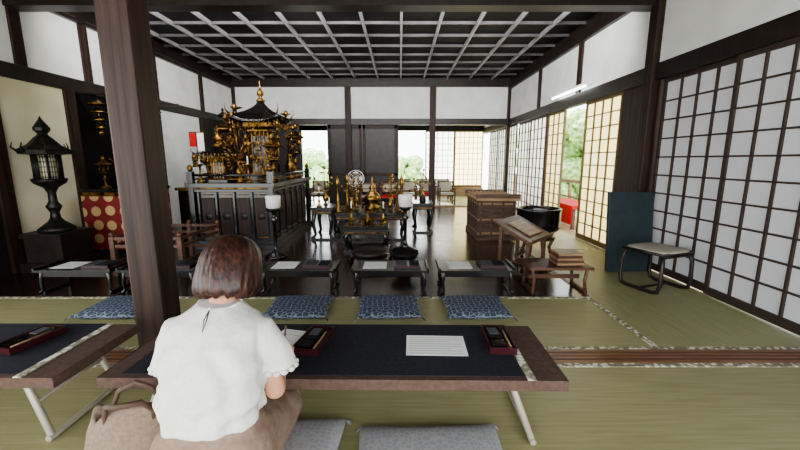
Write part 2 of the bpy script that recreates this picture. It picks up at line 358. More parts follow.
# ---------------------------------------------------------------- small sutra tables
def kyozukue(x,y,w=.70,items=0):
    m=MB(); H=.225; D=.34
    m.box(-w/2,w/2,-D/2,D/2,H-.022,H,'black')
    m.box(-w/2,-w/2+.02,-D/2,D/2,H,H+.018,'black'); m.box(w/2-.02,w/2,-D/2,D/2,H,H+.018,'black')
    for sx in(-1,1):
        for sy in (-1,1):
            m.tube([(sx*(w/2-.05),sy*(D/2-.04),H-.02),(sx*(w/2-.035),sy*(D/2-.035),.1),(sx*(w/2-.045),sy*(D/2-.035),.03),(sx*(w/2-.02),sy*(D/2-.03),0.012)],[.02,.017,.014,.02],'black',8)
        m.box(sx*(w/2-.05)-.01,sx*(w/2-.05)+.01,-D/2+.03,D/2-.03,0.0,.022,'black')
    m.box(-w/2+.06,w/2-.06,-D/2+.03,-D/2+.045,H-.07,H-.02,'black')
    m.box(-w*.36,-w*.05,-.1,.12,H,H+.003,'paperw'); 
    m.box(w*.05,w*.40,-.1,.1,H,H+.02,'maroon'); m.box(w*.07,w*.22,-.08,.08,H+.02,H+.03,'ink'); m.box(w*.25,w*.38,-.08,.08,H+.02,H+.028,'felt')
    m.obj('sutra_table',(x,y,0),bevel=.003)
for x in (-2.95,-2.2,-.93,-.09,.70): kyozukue(x,3.36)
# ---------------------------------------------------------------- altar cabinet
AX,AY=-2.24,5.9
def altar():
    m=MB(); W=1.05; D=1.95; H=.90
    x0,x1,y0,y1=-W/2,W/2,-D/2,D/2
    m.box(x0-.05,x1+.05,y0-.05,y1+.05,0,.07,'black'); m.box(x0-.02,x1+.02,y0-.02,y1+.02,.07,.12,'black')
    m.box(x0+.04,x1-.04,y0+.04,y1-.04,.12,.80,'black')
    m.box(x0-.02,x1+.02,y0-.02,y1+.02,.78,.82,'black'); m.box(x0-.06,x1+.06,y0-.06,y1+.06,.84,.90,'black'); m.box(x0,x1,y0,y1,.82,.84,'gold')
    for i in range(4):
        a=x0+.05+i*(W-.1)/4; b=a+(W-.1)/4
        m.box(a,a+.03,y0+.01,y0+.04,.12,.78,'black')
        m.box(a+.05,b-.02,y0+.025,y0+.04,.2,.7,'darkz'); m.lathe(0,0,[(.05,0),(.055,.01),(.03,.018),(0,.02)],'bronze',12,T=Tm(((a+b)/2+.015,y0+.03,.45),(pi/2,0,0)))
        for zz in(.16,.74): m.box(a+.06,b-.03,y0+.02,y0+.04,zz-.006,zz+.006,'gold')
    for i in range(6):
        a=y0+.05+i*(D-.1)/6; b=a+(D-.1)/6
        m.box(x1-.04,x1-.01,a,a+.03,.12,.78,'black'); m.box(x1-.04,x1-.025,a+.06,b-.03,.2,.7,'darkz')
        m.box(x1-.04,x1-.018,a+.06,b-.03,.735,.745,'gold'); m.box(x1-.04,x1-.018,a+.06,b-.03,.15,.16,'gold')
        m.lathe(0,0,[(.04,0),(.045,.01),(.02,.018),(0,.02)],'bronze',10,T=Tm((x1-.03,(a+b)/2+.02,.45),(0,pi/2,0)))
    for a in((x0,y0),(x1,y0),(x0,y1),(x1,y1)):
        m.box(a[0]-.035,a[0]+.035,a[1]-.035,a[1]+.035,.07,.90,'black')
    m.obj('altar_cabinet',(AX,AY,0),bevel=.004)
    m=MB()
    for a in((x0,y0),(x1,y0),(x0,y1),(x1,y1)):
        m.box(AX+a[0]-.035,AX+a[0]+.035,AY+a[1]-.035,AY+a[1]+.035,0,.15,'black'); m.sphere((AX+a[0],AY+a[1],.19),(.035,.035,.05),'gold',10,6)
    for (p,q) in (((x0,y0),(x1,y0)),((x1,y0),(x1,y1)),((x0,y0),(x0,y1))):
        m.tube([(AX+p[0],AY+p[1],.1),(AX+q[0],AY+q[1],.1)],.014,'black',8); m.tube([(AX+p[0],AY+p[1],.05),(AX+q[0],AY+q[1],.05)],.008,'gold',6)
    return m
FIT=altar()
def pagoda(m,z,s,k1='gold',k2='black'):
    m.box(-.34*s,.34*s,-.34*s,.34*s,z,z+.06*s,k2); m.box(-.30*s,.30*s,-.30*s,.30*s,z+.06*s,z+.10*s,k1)
    for a in(-1,1):
        for b in(-1,1): m.tube([(a*.25*s,b*.25*s,z+.1*s),(a*.25*s,b*.25*s,z+.72*s)],.025*s,k1,8)
    m.box(-.18*s,.18*s,-.18*s,.18*s,z+.1*s,z+.6*s,k2)
    for a in range(5):
        for q in (-1,1):
            m.box((-.19+.09*a)*s,(-.165+.09*a)*s,q*.19*s-.006,q*.19*s+.006,z+.1*s,z+.66*s,k1); m.box(q*.19*s-.006,q*.19*s+.006,(-.19+.09*a)*s,(-.165+.09*a)*s,z+.1*s,z+.66*s,k1)
    for zz in(.3,.5,.66): m.box(-.27*s,.27*s,-.27*s,.27*s,z+zz*s,z+(zz+.02)*s,k1)
    m.box(-.31*s,.31*s,-.31*s,.31*s,z+.72*s,z+.77*s,k1)
    n=10; R=[]
    for j in range(8):
        t=j/7; half=(.50*(1-t)**1.5+.05); hh=.77+.30*t
        ring=[]
        for side in range(4):
            for i in range(n):
                u=-1+2*i/n; c=[(u,-1),(1,u),(-u,1),(-1,-u)][side]
                up=.09*(1-t)**2*abs(u)**3
                ring.append((c[0]*half*s,c[1]*half*s,z+(hh+up)*s))
        R.append(ring)
    m.rings(R,k2,True); 
    m.lathe(0,0,[(.09,0),(.1,.02),(.05,.04),(.03,.06),(.07,.09),(.075,.12),(.03,.16),(.015,.2),(.012,.26),(0,.3)],k1,12,z=z+1.06*s)
    for a in(-1,1):
        for b in(-1,1):
            m.tube([(a*.5*s,b*.5*s,z+.86*s),(a*.56*s,b*.56*s,z+.93*s),(a*.55*s,b*.55*s,z+1.0*s)],[.02*s,.012*s,.004],k1,6)
            m.tube([(a*.5*s,b*.5*s,z+.84*s),(a*.5*s,b*.5*s,z+.5*s)],.006,k1,5)
            for t in range(4): m.lathe(a*.5*s,b*.5*s,[(.035,0),(.03,.03),(.01,.05),(0,.055)],k1,8,z=z+(.46+.09*t)*s)
    for sd in range(4):
        for t in range(9):
            u=-.44+.11*t; c=[(u,-.5),(.5,u),(u,.5),(-.5,u)][sd]
            m.lathe(c[0]*s,c[1]*s,[(.006,-.09+.05*abs(u)*2),(.02,-.07+.05*abs(u)*2),(.006,-.04),(.014,-.02),(.006,.05)],k1,6,z=z+.76*s)
m=MB(); pagoda(m,0,1); m.obj('gilded_shrine_pavilion',(-2.06,5.7,.90),scale=(.66,.66,1.08))
m=MB(); pagoda(m,0,.45); m.obj('gilded_shrine_model',(-2.52,5.25,.90))
def lantern_small(m,x,y,z,s,k='gold'):
    m.lathe(x,y,[(.09*s,0),(.1*s,.02*s),(.05*s,.05*s),(.025*s,.08*s),(.02*s,.22*s),(.045*s,.25*s),(.02*s,.28*s),(.03*s,.36*s),(.1*s,.40*s),(.11*s,.42*s)],k,12,z=z)
    for i in range(6):
        a=i*pi/3; m.tube([(x+.085*s*math.cos(a),y+.085*s*math.sin(a),z+.42*s),(x+.085*s*math.cos(a),y+.085*s*math.sin(a),z+.62*s)],.008*s,k,5)
        for j in range(3): m.tube([(x+.085*s*math.cos(a),y+.085*s*math.sin(a),z+(.46+.06*j)*s),(x+.085*s*math.cos(a+pi/3),y+.085*s*math.sin(a+pi/3),z+(.46+.06*j)*s)],.005*s,k,4)
    m.lathe(x,y,[(.1*s,0),(.17*s,.03*s),(.165*s,.045*s),(.1*s,.08*s),(.04*s,.13*s),(.02*s,.15*s),(.04*s,.18*s),(.035*s,.21*s),(0,.26*s)],k,6,z=z+.62*s,smooth=False)
def vase_lotus(m,x,y,z,s,k='gold'):
    m.lathe(x,y,[(.06*s,0),(.065*s,.02*s),(.03*s,.06*s),(.07*s,.14*s),(.08*s,.2*s),(.04*s,.28*s),(.035*s,.34*s),(.06*s,.38*s)],k,12,z=z)
    for i in range(9):
        a=i*.7; r=.08+.05*(i%3); hh=.55+.14*(i%4)
        tip=(x+r*s*math.cos(a)*1.5,y+r*s*math.sin(a)*1.5,z+hh*s)
        m.tube([(x,y,z+.36*s),(x+r*s*math.cos(a)*.6,y+r*s*math.sin(a)*.6,z+(.36+hh)/2*s),tip],.006*s,k,5)
        if i%3: m.sphere(tip,(.035*s,.035*s,.05*s),k,8,6)
        else: m.lathe(tip[0],tip[1],[(.005,0),(.09*s,.03*s),(.085*s,.035*s),(.004,.01*s)],k,10,z=tip[2])
def candlestick(m,x,y,z,s,k='brass'):
    m.lathe(x,y,[(.07*s,0),(.075*s,.015*s),(.03*s,.05*s),(.02*s,.1*s),(.04*s,.14*s),(.018*s,.18*s),(.018*s,.3*s),(.06*s,.34*s),(.062*s,.35*s),(.01,.345*s)],k,12,z=z)
    m.tube([(x,y,z+.34*s),(x,y,z+.5*s)],.014*s,'white',8)
m=FIT
for i,(x,y,s) in enumerate(((-2.62,5.75,1.15),(-1.8,5.30,.75),(-1.85,6.62,1.05),(-2.4,6.5,1.2))):
    lantern_small(m,x,y,0,s,'gold' if i!=3 else 'bronze')
for (x,y,s) in ((-1.84,6.25,1.05),(-2.2,5.12,.75),(-2.62,6.2,1.15),(-1.85,5.05,.5),(-2.4,5.55,.95)): vase_lotus(m,x,y,0,s)
for (x,y) in ((-2.7,5.05),(-2.03,5.0)): candlestick(m,x,y,0,.7)
m.obj('gilt_altar_fittings',(0,0,.9))
def low_altar(x,y,w,d,H,name='offering_table'):
    m=MB(); m.box(-w/2,w/2,-d/2,d/2,H-.04,H,'black'); m.box(-w/2+.02,w/2-.02,-d/2+.02,d/2-.02,H-.11,H-.04,'dark'); m.box(-w/2+.02,w/2-.02,-d/2+.01,-d/2+.02,H-.09,H-.075,'gold')
    for a in(-1,1):
        for b in(-1,1): m.tube([(a*(w/2-.05),b*(d/2-.05),H-.1),(a*(w/2-.03),b*(d/2-.03),H*.5),(a*(w/2-.06),b*(d/2-.06),.08),(a*(w/2-.02),b*(d/2-.02),0.015)],[.035,.03,.022,.03],'black',8)
    m.box(-w/2,w/2,-d/2,d/2,0,.03,'black'); return m.obj(name,(x,y,0),bevel=.004)
low_altar(-.45,6.0,1.05,1.05,.42,'esoteric_altar_platform')
m=MB()
for a in(-.48,.48):
    for b in(-.48,.48): 
        m.lathe(a,b,[(.035,0),(.04,.02),(.02,.05),(.018,.4),(.035,.44),(.02,.5),(0,.56)],'brass',10)
for i in range(9):
    t=-.4+.1*i
    for q in((t,-.42),(t,.42),(.42,t),(-.42,t)): m.lathe(q[0],q[1],[(.022,0),(.012,.015),(.035,.045),(.036,.05),(.01,.035)],'brass',10)
m.lathe(0,0,[(.12,0),(.13,.03),(.07,.06),(.12,.12),(.14,.18),(.1,.24),(.04,.3),(.06,.33),(.02,.4),(.012,.5),(0,.52)],'brass',16)
for a in(-.3,.3):
    for b in(-.3,.3): vase_lotus(m,a,b,0,.55,'brass')
for (p,q) in(((-.48,-.48),(.48,-.48)),((.48,-.48),(.48,.48)),((-.48,.48),(-.48,-.48)),((-.48,.48),(.48,.48))): m.tube([(p[0],p[1],.36),(q[0],q[1],.36)],.004,'maroon',5)
m.obj('brass_ritual_utensils',(-.45,6.0,.42))
low_altar(-.45,4.95,.6,.4,.34,'side_offering_table')
m=MB()
for i in range(4): m.lathe(-.21+.14*i,0,[(.03,0),(.015,.02),(.045,.06),(.047,.065),(.01,.04)],'brass',12)
m.lathe(.0,.1,[(.04,0),(.05,.04),(.03,.08),(.01,.1),(.008,.16),(0,.17)],'brass',12); candlestick(m,-.22,.1,0,.6); candlestick(m,.22,.1,0,.6)
m.obj('brass_offering_bowls',(-.45,4.95,.34))
low_altar(-1.18,5.75,.34,.5,.5,'flower_vase_table')
m=MB(); vase_lotus(m,0,.1,0,.6,'brass'); candlestick(m,-.05,-.15,0,.6); m.obj('brass_flower_vase_set',(-1.18,5.75,.5))
low_altar(.38,6.3,.34,.5,.5,'incense_table')
m=MB(); vase_lotus(m,0,.1,0,.55,'brass'); m.lathe(0,-.12,[(.05,0),(.06,.03),(.05,.08),(.055,.1),(.02,.12),(0,.15)],'bronze',14); m.obj('brass_incense_set',(.38,6.3,.5))
def lampstand(x,y,H=.70,s=1):
    m=MB(); m.lathe(0,0,[(.19*s,0),(.2*s,.02),(.17*s,.04),(.06*s,.07),(.03*s,.12),(.022,.16),(.022,H-.32),(.05,H-.28),(.022,H-.25),(.02,H-.2),(.09,H-.16),(.095,H-.14)],'black',20)
    m.lathe(0,0,[(.065,0),(.085,.01),(.09,.15),(.085,.155),(.01,.15)],'white',18,z=H-.14); m.obj('candle_lamp_stand',(x,y,0))
lampstand(.07,4.8,.74,.9); lampstand(-1.55,4.5,.76,.7)
m=MB(); m.lathe(0,0,[(.16,0),(.17,.02),(.08,.05),(.06,.09),(.13,.14),(.16,.2),(.155,.21),(.12,.17),(.01,.15)],'bronze',20); m.obj('incense_burner',(.05,3.95,0))
m=MB(); m.lathe(0,0,[(.24,0),(.25,.03),(.24,.09),(.23,.1),(.0,.1)],'black',24); m.lathe(0,0,[(.2,0),(.22,.03),(.2,.06),(0,.065)],'dark',20,z=.1); m.obj('priest_round_seat',(-.35,4.25,0))
# ---------------------------------------------------------------- standing bronze lantern left
def bronze_lantern():
    m=MB()
    m.box(-.30,.30,-.30,.30,0,.10,'dark'); m.box(-.25,.25,-.25,.25,.10,.38,'dark'); m.box(-.28,.28,-.28,.28,.38,.43,'dark')
    m.lathe(0,0,[(.20,.43),(.21,.46),(.15,.50),(.09,.54),(.06,.58),(.05,.64),(.08,.69),(.09,.71),(.05,.76),(.045,.86),(.08,.92),(.17,.97),(.19,1.0),(.19,1.02)],'bronze',24)
    for i in range(8):
        a=i*pi/4; b=(i+1)*pi/4; r=.145
        p=(r*math.cos(a),r*math.sin(a)); q=(r*math.cos(b),r*math.sin(b))
        m.tube([(p[0],p[1],1.02),(p[0],p[1],1.28)],.012,'bronze',6)
        for j in range(5):
            m.tube([(p[0],p[1],1.04+.055*j),(q[0],q[1],1.04+.055*j)],.005,'bronze',4)
        for j in range(4):
            t=(j+.5)/4; m.tube([(p[0]*(1-t)+q[0]*t,p[1]*(1-t)+q[1]*t,1.02),(p[0]*(1-t)+q[0]*t,p[1]*(1-t)+q[1]*t,1.28)],.004,'bronze',4)
    m.lathe(0,0,[(.11,1.02),(.11,1.24),(0,1.25)],'beige',10)
    m.lathe(0,0,[(.16,1.28),(.27,1.29),(.285,1.33),(.27,1.34),(.17,1.39),(.10,1.46),(.06,1.49),(.05,1.51),(.085,1.54),(.09,1.57),(.06,1.61),(.02,1.66),(0,1.70)],'bronze',8,smooth=False)
    for i in range(8):
        a=i*pi/4; m.tube([(.27*math.cos(a),.27*math.sin(a),1.32),(.32*math.cos(a),.32*math.sin(a),1.36),(.30*math.cos(a),.30*math.sin(a),1.41)],[.014,.01,.005],'bronze',6)
    m.obj('bronze_standing_lantern',(-3.84,4.08,0),scale=(.80,.80,.98))
bronze_lantern()
m=MB(); m.box(-.34,.34,-.35,.35,0,.06,'black'); m.box(-.34,.34,-.35,.35,.06,.80,'brocade'); m.box(-.35,.35,-.37,.37,.80,.84,'black'); m.box(-.34,.34,-.358,-.35,.75,.80,'gold')
m.obj('brocade_covered_altar',(-3.68,5.0,0),bevel=.004)
m=MB(); lantern_small(m,-.2,-.1,0,.62); lantern_small(m,.18,-.1,0,.62); vase_lotus(m,0,.05,0,.7); m.obj('gilt_altar_ornaments',(-3.68,5.0,.84),scale=(1,1,.76))
m=MB()
for i,(xx,yy,dz) in enumerate(((.05,4.98,0),(.3,5.08,-.02),(.1,5.45,.05),(.35,5.6,-.02),(.05,6.0,0))):
    m.tube([(xx,yy,0),(xx,yy,-.5+dz)],.005,'brass',5) 
    for t in range(4): m.lathe(xx,yy,[(.11-.02*t,0),(.12-.02*t,.015),(.05,.03),(.02,.06)],'brass',14,z=-.16-.1*t+dz)
    m.lathe(xx,yy,[(.02,0),(.035,.03),(.02,.06)],'brass',8,z=-.54+dz)
m.box(-.2,.5,4.95,4.99,-.03,0.0,'dark'); m.box(-.2,.5,5.55,5.59,-.03,0.0,'dark'); m.box(-.2,.5,5.98,6.02,-.03,0.0,'dark')
m.obj('hanging_gilt_ornaments',(XL+.24,0,2.06)); 
# wood railing (left)
m=MB()
for yy in (0,.8): 
    for xx in(0,.35,.7): m.box(xx-.025,xx+.025,yy-.025,yy+.025,0,.42,'brown'); m.sphere((xx,yy,.44),.03,'brown',10,6)
for zz in(.12,.3,.38):
    for yy in(0,.8): m.box(-.02,.72,yy-.015,yy+.015,zz,zz+.035,'brown')
    m.box(-.015,.015,0,.8,zz,zz+.035,'brown'); m.box(.685,.715,0,.8,zz,zz+.035,'brown')
m.obj('wooden_altar_fence',(-2.98,3.75,0),bevel=.004)
m=MB(); m.tube([(0,0,0),(0,0,1.65)],.012,'black',8); m.lathe(0,0,[(.13,0),(.13,.03),(.02,.06)],'black',12); m.tube([(-.12,0,1.65),(.14,0,1.65)],.008,'gold',6)
m.box(-.12,0.0,-.005,.005,1.42,1.64,'red'); m.box(.0,.12,-.005,.005,1.35,1.64,'paperw'); m.obj('ritual_banner_stand',(-3.38,6.3,0))
def statue():
    m=MB(); m.box(-.22,.22,-.18,.18,0,.75,'black'); m.box(-.25,.25,-.21,.21,.75,.79,'gold')
    z=.25
    m.lathe(0,0,[(.1,.54),(.17,.58),(.2,.62),(.18,.64)],'stone',14,z=z)
    m.sphere((0,0,.68+z),(.17,.12,.07),'stone'); m.lathe(0,0,[(.1,.66),(.11,.75),(.12,.84),(.09,.9),(.04,.93)],'stone',14,z=z); m.sphere((0,0,.99+z),(.055,.06,.07),'stone'); m.sphere((0,0,1.06+z),(.025,.025,.03),'stone')
    for a in(-1,1): m.tube([(a*.1,0,.86+z),(a*.15,-.04,.76+z),(a*.05,-.12,.72+z)],[.035,.03,.02],'stone',8)
    m.obj('seated_buddha_statue',(-3.12,5.75,0))
statue()
m=MB(); m.lathe(0,0,[(.12,0),(.13,.02),(.04,.06),(.03,.1),(.02,.2),(.02,1.5),(.06,1.54),(.02,1.58)],'black',12); lantern_small(m,0,0,1.56,.6,'bronze')
m.tube([(0,0,1.7),(.1,-.02,1.85),(.2,-.03,1.8)],.012,'bronze',6); m.obj('tall_lantern_stand',(-3.05,6.6,0))
# ---------------------------------------------------------------- right items
m=MB(); W=.55; D=.9; H=.70
m.box(-W/2-.03,W/2+.03,-D/2-.03,D/2+.03,0,.06,'boxwood'); m.box(-W/2,W/2,-D/2,D/2,.06,H-.1,'boxwood')
for zz in (.09,.30,.54): 
    m.box(-W/2-.015,W/2+.015,-D/2-.015,D/2+.015,zz,zz+.03,'brownlt')
for i in range(4):
    a=-W/2+.03+i*(W-.06)/3
    m.box(a-.015,a+.015,-D/2-.02,-D/2,.06,H-.1,'boxwood')
for i in range(6):
    a=-D/2+.03+i*(D-.06)/5; m.box(-W/2-.02,-W/2,a-.015,a+.015,.06,H-.1,'boxwood')
m.box(-W/2-.05,W/2+.05,-D/2-.05,D/2+.05,H-.1,H-.06,'brownlt')
for i in range(9):
    a=-W/2+.0+i*W/8; m.box(a-.012,a+.012,-D/2-.02,D/2+.02,H-.06,H-.02,'brownlt')
m.box(-W/2-.05,W/2+.05,-D/2-.05,-D/2,H-.06,H,'boxwood'); m.box(-W/2-.05,W/2+.05,D/2,D/2+.05,H-.06,H,'boxwood'); m.obj('wooden_offertory_box',(1.46,5.95,0),bevel=.004)
m=MB(); 
for i in range(4):
    a=i*pi/2+pi/4; m.tube([(.2*math.cos(a),.2*math.sin(a),0.01),(.16*math.cos(a),.16*math.sin(a),.14),(.2*math.cos(a),.2*math.sin(a),.24)],.022,'brown',8)
m.lathe(0,0,[(.2,.22),(.22,.24),(.2,.26),(0,.26)],'brown',20); m.lathe(0,0,[(.14,.26),(.19,.28),(.2,.30),(.15,.31),(0,.31)],'red',20)
m.lathe(0,0,[(.08,.30),(.20,.31),(.25,.35),(.262,.42),(.262,.57),(.27,.59),(.27,.61),(.247,.61),(.243,.57),(.22,.40),(.1,.35),(0,.34)],'black',28)
m.obj('temple_bowl_gong',(1.74,4.6,0))
m=MB()
for a in(-1,1):
    m.box(a*.22-.012,a*.22+.012,-.2,.2,.0,.03,'brown'); m.box(a*.22-.012,a*.22+.012,-.17,-.13,.03,.38,'brown'); m.box(a*.22-.012,a*.22+.012,.13,.17,.03,.54,'brown')
    m.add([(a*.22-.01,-.13,.36),(a*.22+.01,-.13,.36),(a*.22+.01,.13,.46),(a*.22-.01,.13,.46),(a*.22-.01,-.13,.40),(a*.22+.01,-.13,.40),(a*.22+.01,.13,.52),(a*.22-.01,.13,.52)],[(0,3,2,1),(4,5,6,7),(0,1,5,4),(1,2,6,5),(2,3,7,6),(3,0,4,7)],'brown')
m.box(-.2,.2,-.01,.01,.18,.22,'brown')
T=Tm((0,0,.47),(math.radians(24),0,0)); m.box(-.29,.29,-.22,.22,-.01,.01,'brown',T); m.box(-.29,.29,-.235,-.22,-.01,.04,'brown',T)
m.box(-.16,-.003,-.15,.12,.01,.028,'brownlt',T); m.box(.003,.16,-.15,.12,.01,.028,'brownlt',T); m.box(-.17,.17,-.16,.13,.01,.014,'maroon',T)
m.obj('reading_lectern',(1.34,3.95,0),.85,bevel=.003)
m=MB()
for i,(w,k) in enumerate(((.25,'brownlt'),(.24,'brown'),(.25,'brownlt'),(.22,'brown'),(.23,'brownlt'))): m.box(-w/2,w/2,-.1+.004*i,.1+.003*i,.001+.022*i,.021+.022*i,k)
m.obj('book_stack',(1.56,3.36,.25),bevel=.003)
m=MB(); m.box(-.29,.29,-.17,.17,.225,.25,'brown')
for a in(-1,1):
    m.box(a*.24-.012,a*.24+.012,-.15,.15,0,.03,'brown')
    for b in(-1,1): m.tube([(a*.25,b*.13,.225),(a*.23,b*.13,.12),(a*.24,b*.13,.02)],.016,'brown',8)
m.box(-.24,.24,-.01,.01,.1,.14,'brown'); m.obj('small_wooden_stand',(1.45,3.36,0),bevel=.003)
# teal folded board
m=MB(); T=Tm((0,0,0),(math.radians(-6),0,0)); m.box(-.235,.235,-.02,.0,0,.86,'teal',T); m.box(-.235,.235,.004,.022,0,.86,'teal',T)
m.box(-.24,-.232,-.022,.024,0,.86,'ink',T); m.box(.232,.24,-.022,.024,0,.86,'ink',T); m.obj('folded_teal_panel',(2.49,3.90,.003),0,bevel=.002)
# stool
m=MB(); 
for a in(-1,1):
    m.tube([(a*.19,-.19,.39),(a*.215,-.215,.30),(a*.225,-.22,.1),(a*.225,-.2,.03),(a*.225,-.14,.015),(a*.225,.14,.015),(a*.225,.2,.03),(a*.225,.22,.1),(a*.215,.215,.3),(a*.19,.19,.39)],.019,'dark',10)
m.tube([(-.2,-.2,.36),(.2,-.2,.36)],.013,'dark',8); m.tube([(-.2,.2,.36),(.2,.2,.36)],.013,'dark',8)
m.tube([(-.225,0,.016),(.225,0,.016)],.012,'dark',8)
R_=[]
for (q,z) in ((.17,.385),(.215,.39),(.225,.40),(.215,.41),(.17,.416),(.08,.418)):
    R_.append([(q*abs(math.cos(t))**.4*(1 if math.cos(t)>=0 else -1),q*abs(math.sin(t))**.4*(1 if math.sin(t)>=0 else -1),z) for t in [2*pi*(i+.5)/32 for i in range(32)]])
m.rings(R_,'seatw'); m.tube([(-.22,-.215,.39),(.22,-.215,.39),(.225,.215,.39),(-.225,.215,.39),(-.22,-.215,.39)],.014,'dark',8)
m.obj('low_stool',(2.43,3.40,0),.35,scale=(.9,.9,.95))
m=MB(); m.box(-.03,.03,-.64,.64,0,.04,'white'); m.tube([(-.03,-.6,-.012),(-.03,.6,-.012)],.016,'tube',10); m.box(-.05,0,-.63,-.60,-.03,.01,'white'); m.box(-.05,0,.60,.63,-.03,.01,'white')
m.obj('fluorescent_lamp',(XR-.1,6.1,2.26))
# ---------------------------------------------------------------- chairs in back
def chair(x,y,rz,k):
    m=MB()
    for a in(-1,1):
        m.box(a*.2-.018,a*.2+.018,-.2,-.165,0,.46,'brown'); m.box(a*.2-.018,a*.2+.018,.165,.2,0,.64,'brown'); m.box(a*.2-.022,a*.2+.022,-.21,.19,.44,.465,'brown')
        m.box(a*.2-.012,a*.2+.012,-.17,.17,.1,.13,'brown')
    m.box(-.19,.19,-.19,.18,.26,.285,'brown'); m.box(-.175,.175,-.18,.17,.285,.33,k)
    for zz in(.46,.58): m.box(-.19,.19,.172,.19,zz,zz+.05,'brown')
    m.box(-.17,.17,.165,.175,.4,.6,'seatw')
    m.obj('low_chair',(x,y,0),rz,bevel=.004)
for i,x in enumerate((-.78,-.28,.22,.74,1.26,)): chair(x,10.05 if x>-.1 else 9.3,random.uniform(-.1,.1),'red' if i%2 else 'seatw')
for x in (.1,.7,1.3): chair(x,11.2,random.uniform(-.1,.1),'seatw')
chair(-2.2,10.1,0,'seatw')
m=MB(); m.lathe(0,0,[(.16,0),(.17,.02),(.05,.05),(.018,.08),(.018,.62)],'white',16)
T=Tm((0,0,.78),(pi/2,0,0)); 
for r in(.19,.14,.09,.04): m.tube([(r*math.cos(t*pi/10),r*math.sin(t*pi/10),.05) for t in range(21)],.005,'white',5,T)
m.tube([(.19*math.cos(t*pi/10),.19*math.sin(t*pi/10),-.03) for t in range(21)],.006,'white',5,T)
for t in range(16): m.tube([(.03*math.cos(t*pi/8),.03*math.sin(t*pi/8),.06),(.19*math.cos(t*pi/8),.19*math.sin(t*pi/8),.05),(.19*math.cos(t*pi/8),.19*math.sin(t*pi/8),-.03)],.003,'white',4,T)
for t in range(4):
    a=t*pi/2; m.add([(.02*math.cos(a),.02*math.sin(a),.0),(.16*math.cos(a-.35),.16*math.sin(a-.35),.02),(.17*math.cos(a),.17*math.sin(a),0),(.15*math.cos(a+.4),.15*math.sin(a+.4),-.02)],[(0,1,2,3)],'white',True,T)
m.lathe(0,0,[(.03,-.12),(.05,-.1),(.05,-.02),(.02,.03)],'white',12,T=T); m.obj('electric_fan',(-1.02,8.6,0))

# ---------------------------------------------------------------- woman
W_=bpy.data.objects.new('woman',None); bpy.context.scene.collection.objects.link(W_)
CX=-.61
def remesh(o,v,sm=4):
    r=o.modifiers.new('r','REMESH'); r.mode='VOXEL'; r.voxel_size=v; r.use_smooth_shade=True
    s=o.modifiers.new('s','SMOOTH'); s.factor=.5; s.iterations=sm
b=MB()
for p0,r0,p1,r1 in (((CX-.05,1.08,.28),.095,(CX-.045,1.12,.5),.075),((CX+.05,1.08,.28),.095,(CX+.045,1.12,.5),.075),((CX-.045,1.12,.5),.075,(CX-.055,1.16,.62),.07),((CX+.045,1.12,.5),.075,(CX+.055,1.16,.62),.07),
  ((CX-.06,1.165,.645),.05,(CX-.13,1.17,.64),.034),((CX+.06,1.165,.645),.05,(CX+.13,1.17,.64),.034),((CX,1.175,.66),.05,(CX,1.245,.765),.046)): b.capsule(p0,r0,p1,r1)
for a in(-1,1):
    b.capsule((CX+a*.08,1.08,.25),.085,(CX+a*.12,1.46,.165),.058); b.capsule((CX+a*.12,1.46,.15),.054,(CX+a*.1,1.08,.125),.045); b.capsule((CX+a*.1,1.08,.125),.042,(CX+a*.08,.98,.11),.03)
hc=Vector((CX+.008,1.285,.818)); tilt=math.radians(-40)
TH=Matrix.Translation(hc)@Matrix.Rotation(tilt,4,'X')
def hp(x,y,z): return tuple(TH@Vector((x,y,z)))
b.sphere((0,-.01,.02),(.069,.088,.09),'skin',20,14,T=TH); b.sphere((0,.025,-.05),(.052,.057,.057),'skin',16,10,T=TH); b.sphere((0,.055,-.085),(.025,.025,.02),'skin',12,8,T=TH)
b.tube([hp(0,.078,.01),hp(0,.099,-.028)],[.008,.013],'skin'); b.sphere((0,.083,-.055),(.022,.008,.006),'skin',10,6,T=TH)
for a in(-1,1): b.sphere((a*.070,-.005,-.01),(.008,.02,.03),'skin',10,8,T=TH)
def hand(w,d,n,s):
    w,d,n,s=[Vector(q) for q in (w,d,n,s)]; d.normalize(); n=(n-d*n.dot(d)).normalized(); s=(s-d*s.dot(d)-n*s.dot(n)).normalized()
    for i,(o,L) in enumerate(((-.028,.95),(-.009,1.05),(.011,1.0),(.03,.8))):
        k=w+d*(.085-.004*abs(i-1))+s*o
        b.capsule(tuple(w+s*o*.5),.015,tuple(k),.0115)
        p=k
        for ln,an,r in((.038,.45,.009),(.024,1.0,.0082),(.02,1.35,.0072)):
            q=p+(d*math.cos(an)+n*math.sin(an))*ln*L; b.capsule(tuple(p),r+.0006,tuple(q),r,seg=8); p=q
    t0=w+d*.025-s*.02; t1=t0+(d*.7-s*.6+n*.3).normalized()*.035; t2=t1+(d*.8+n*.5).normalized()*.03; t3=t2+(d*.6+n*.5+s*.5).normalized()*.022
    b.capsule(tuple(t0),.014,tuple(t1),.011); b.capsule(tuple(t1),.011,tuple(t2),.009); b.capsule(tuple(t2),.009,tuple(t3),.0078)
b.capsule((CX+.145,1.168,.63),.036,(CX+.172,1.18,.41),.034); b.capsule((CX+.172,1.18,.41),.035,(CX+.115,1.42,.395),.023)
hand((CX+.11,1.425,.395),(-.1,1,-.02),(0,-.1,-1),(1,0,0))
b.capsule((CX-.145,1.168,.63),.036,(CX-.175,1.19,.42),.034); b.capsule((CX-.175,1.19,.42),.035,(CX-.06,1.43,.392),.023)
hand((CX-.055,1.435,.39),(.2,1,-.02),(0,-.1,-1),(-1,0,0))
o=b.obj('body',parent=W_); remesh(o,.0045,3)
s=MB()
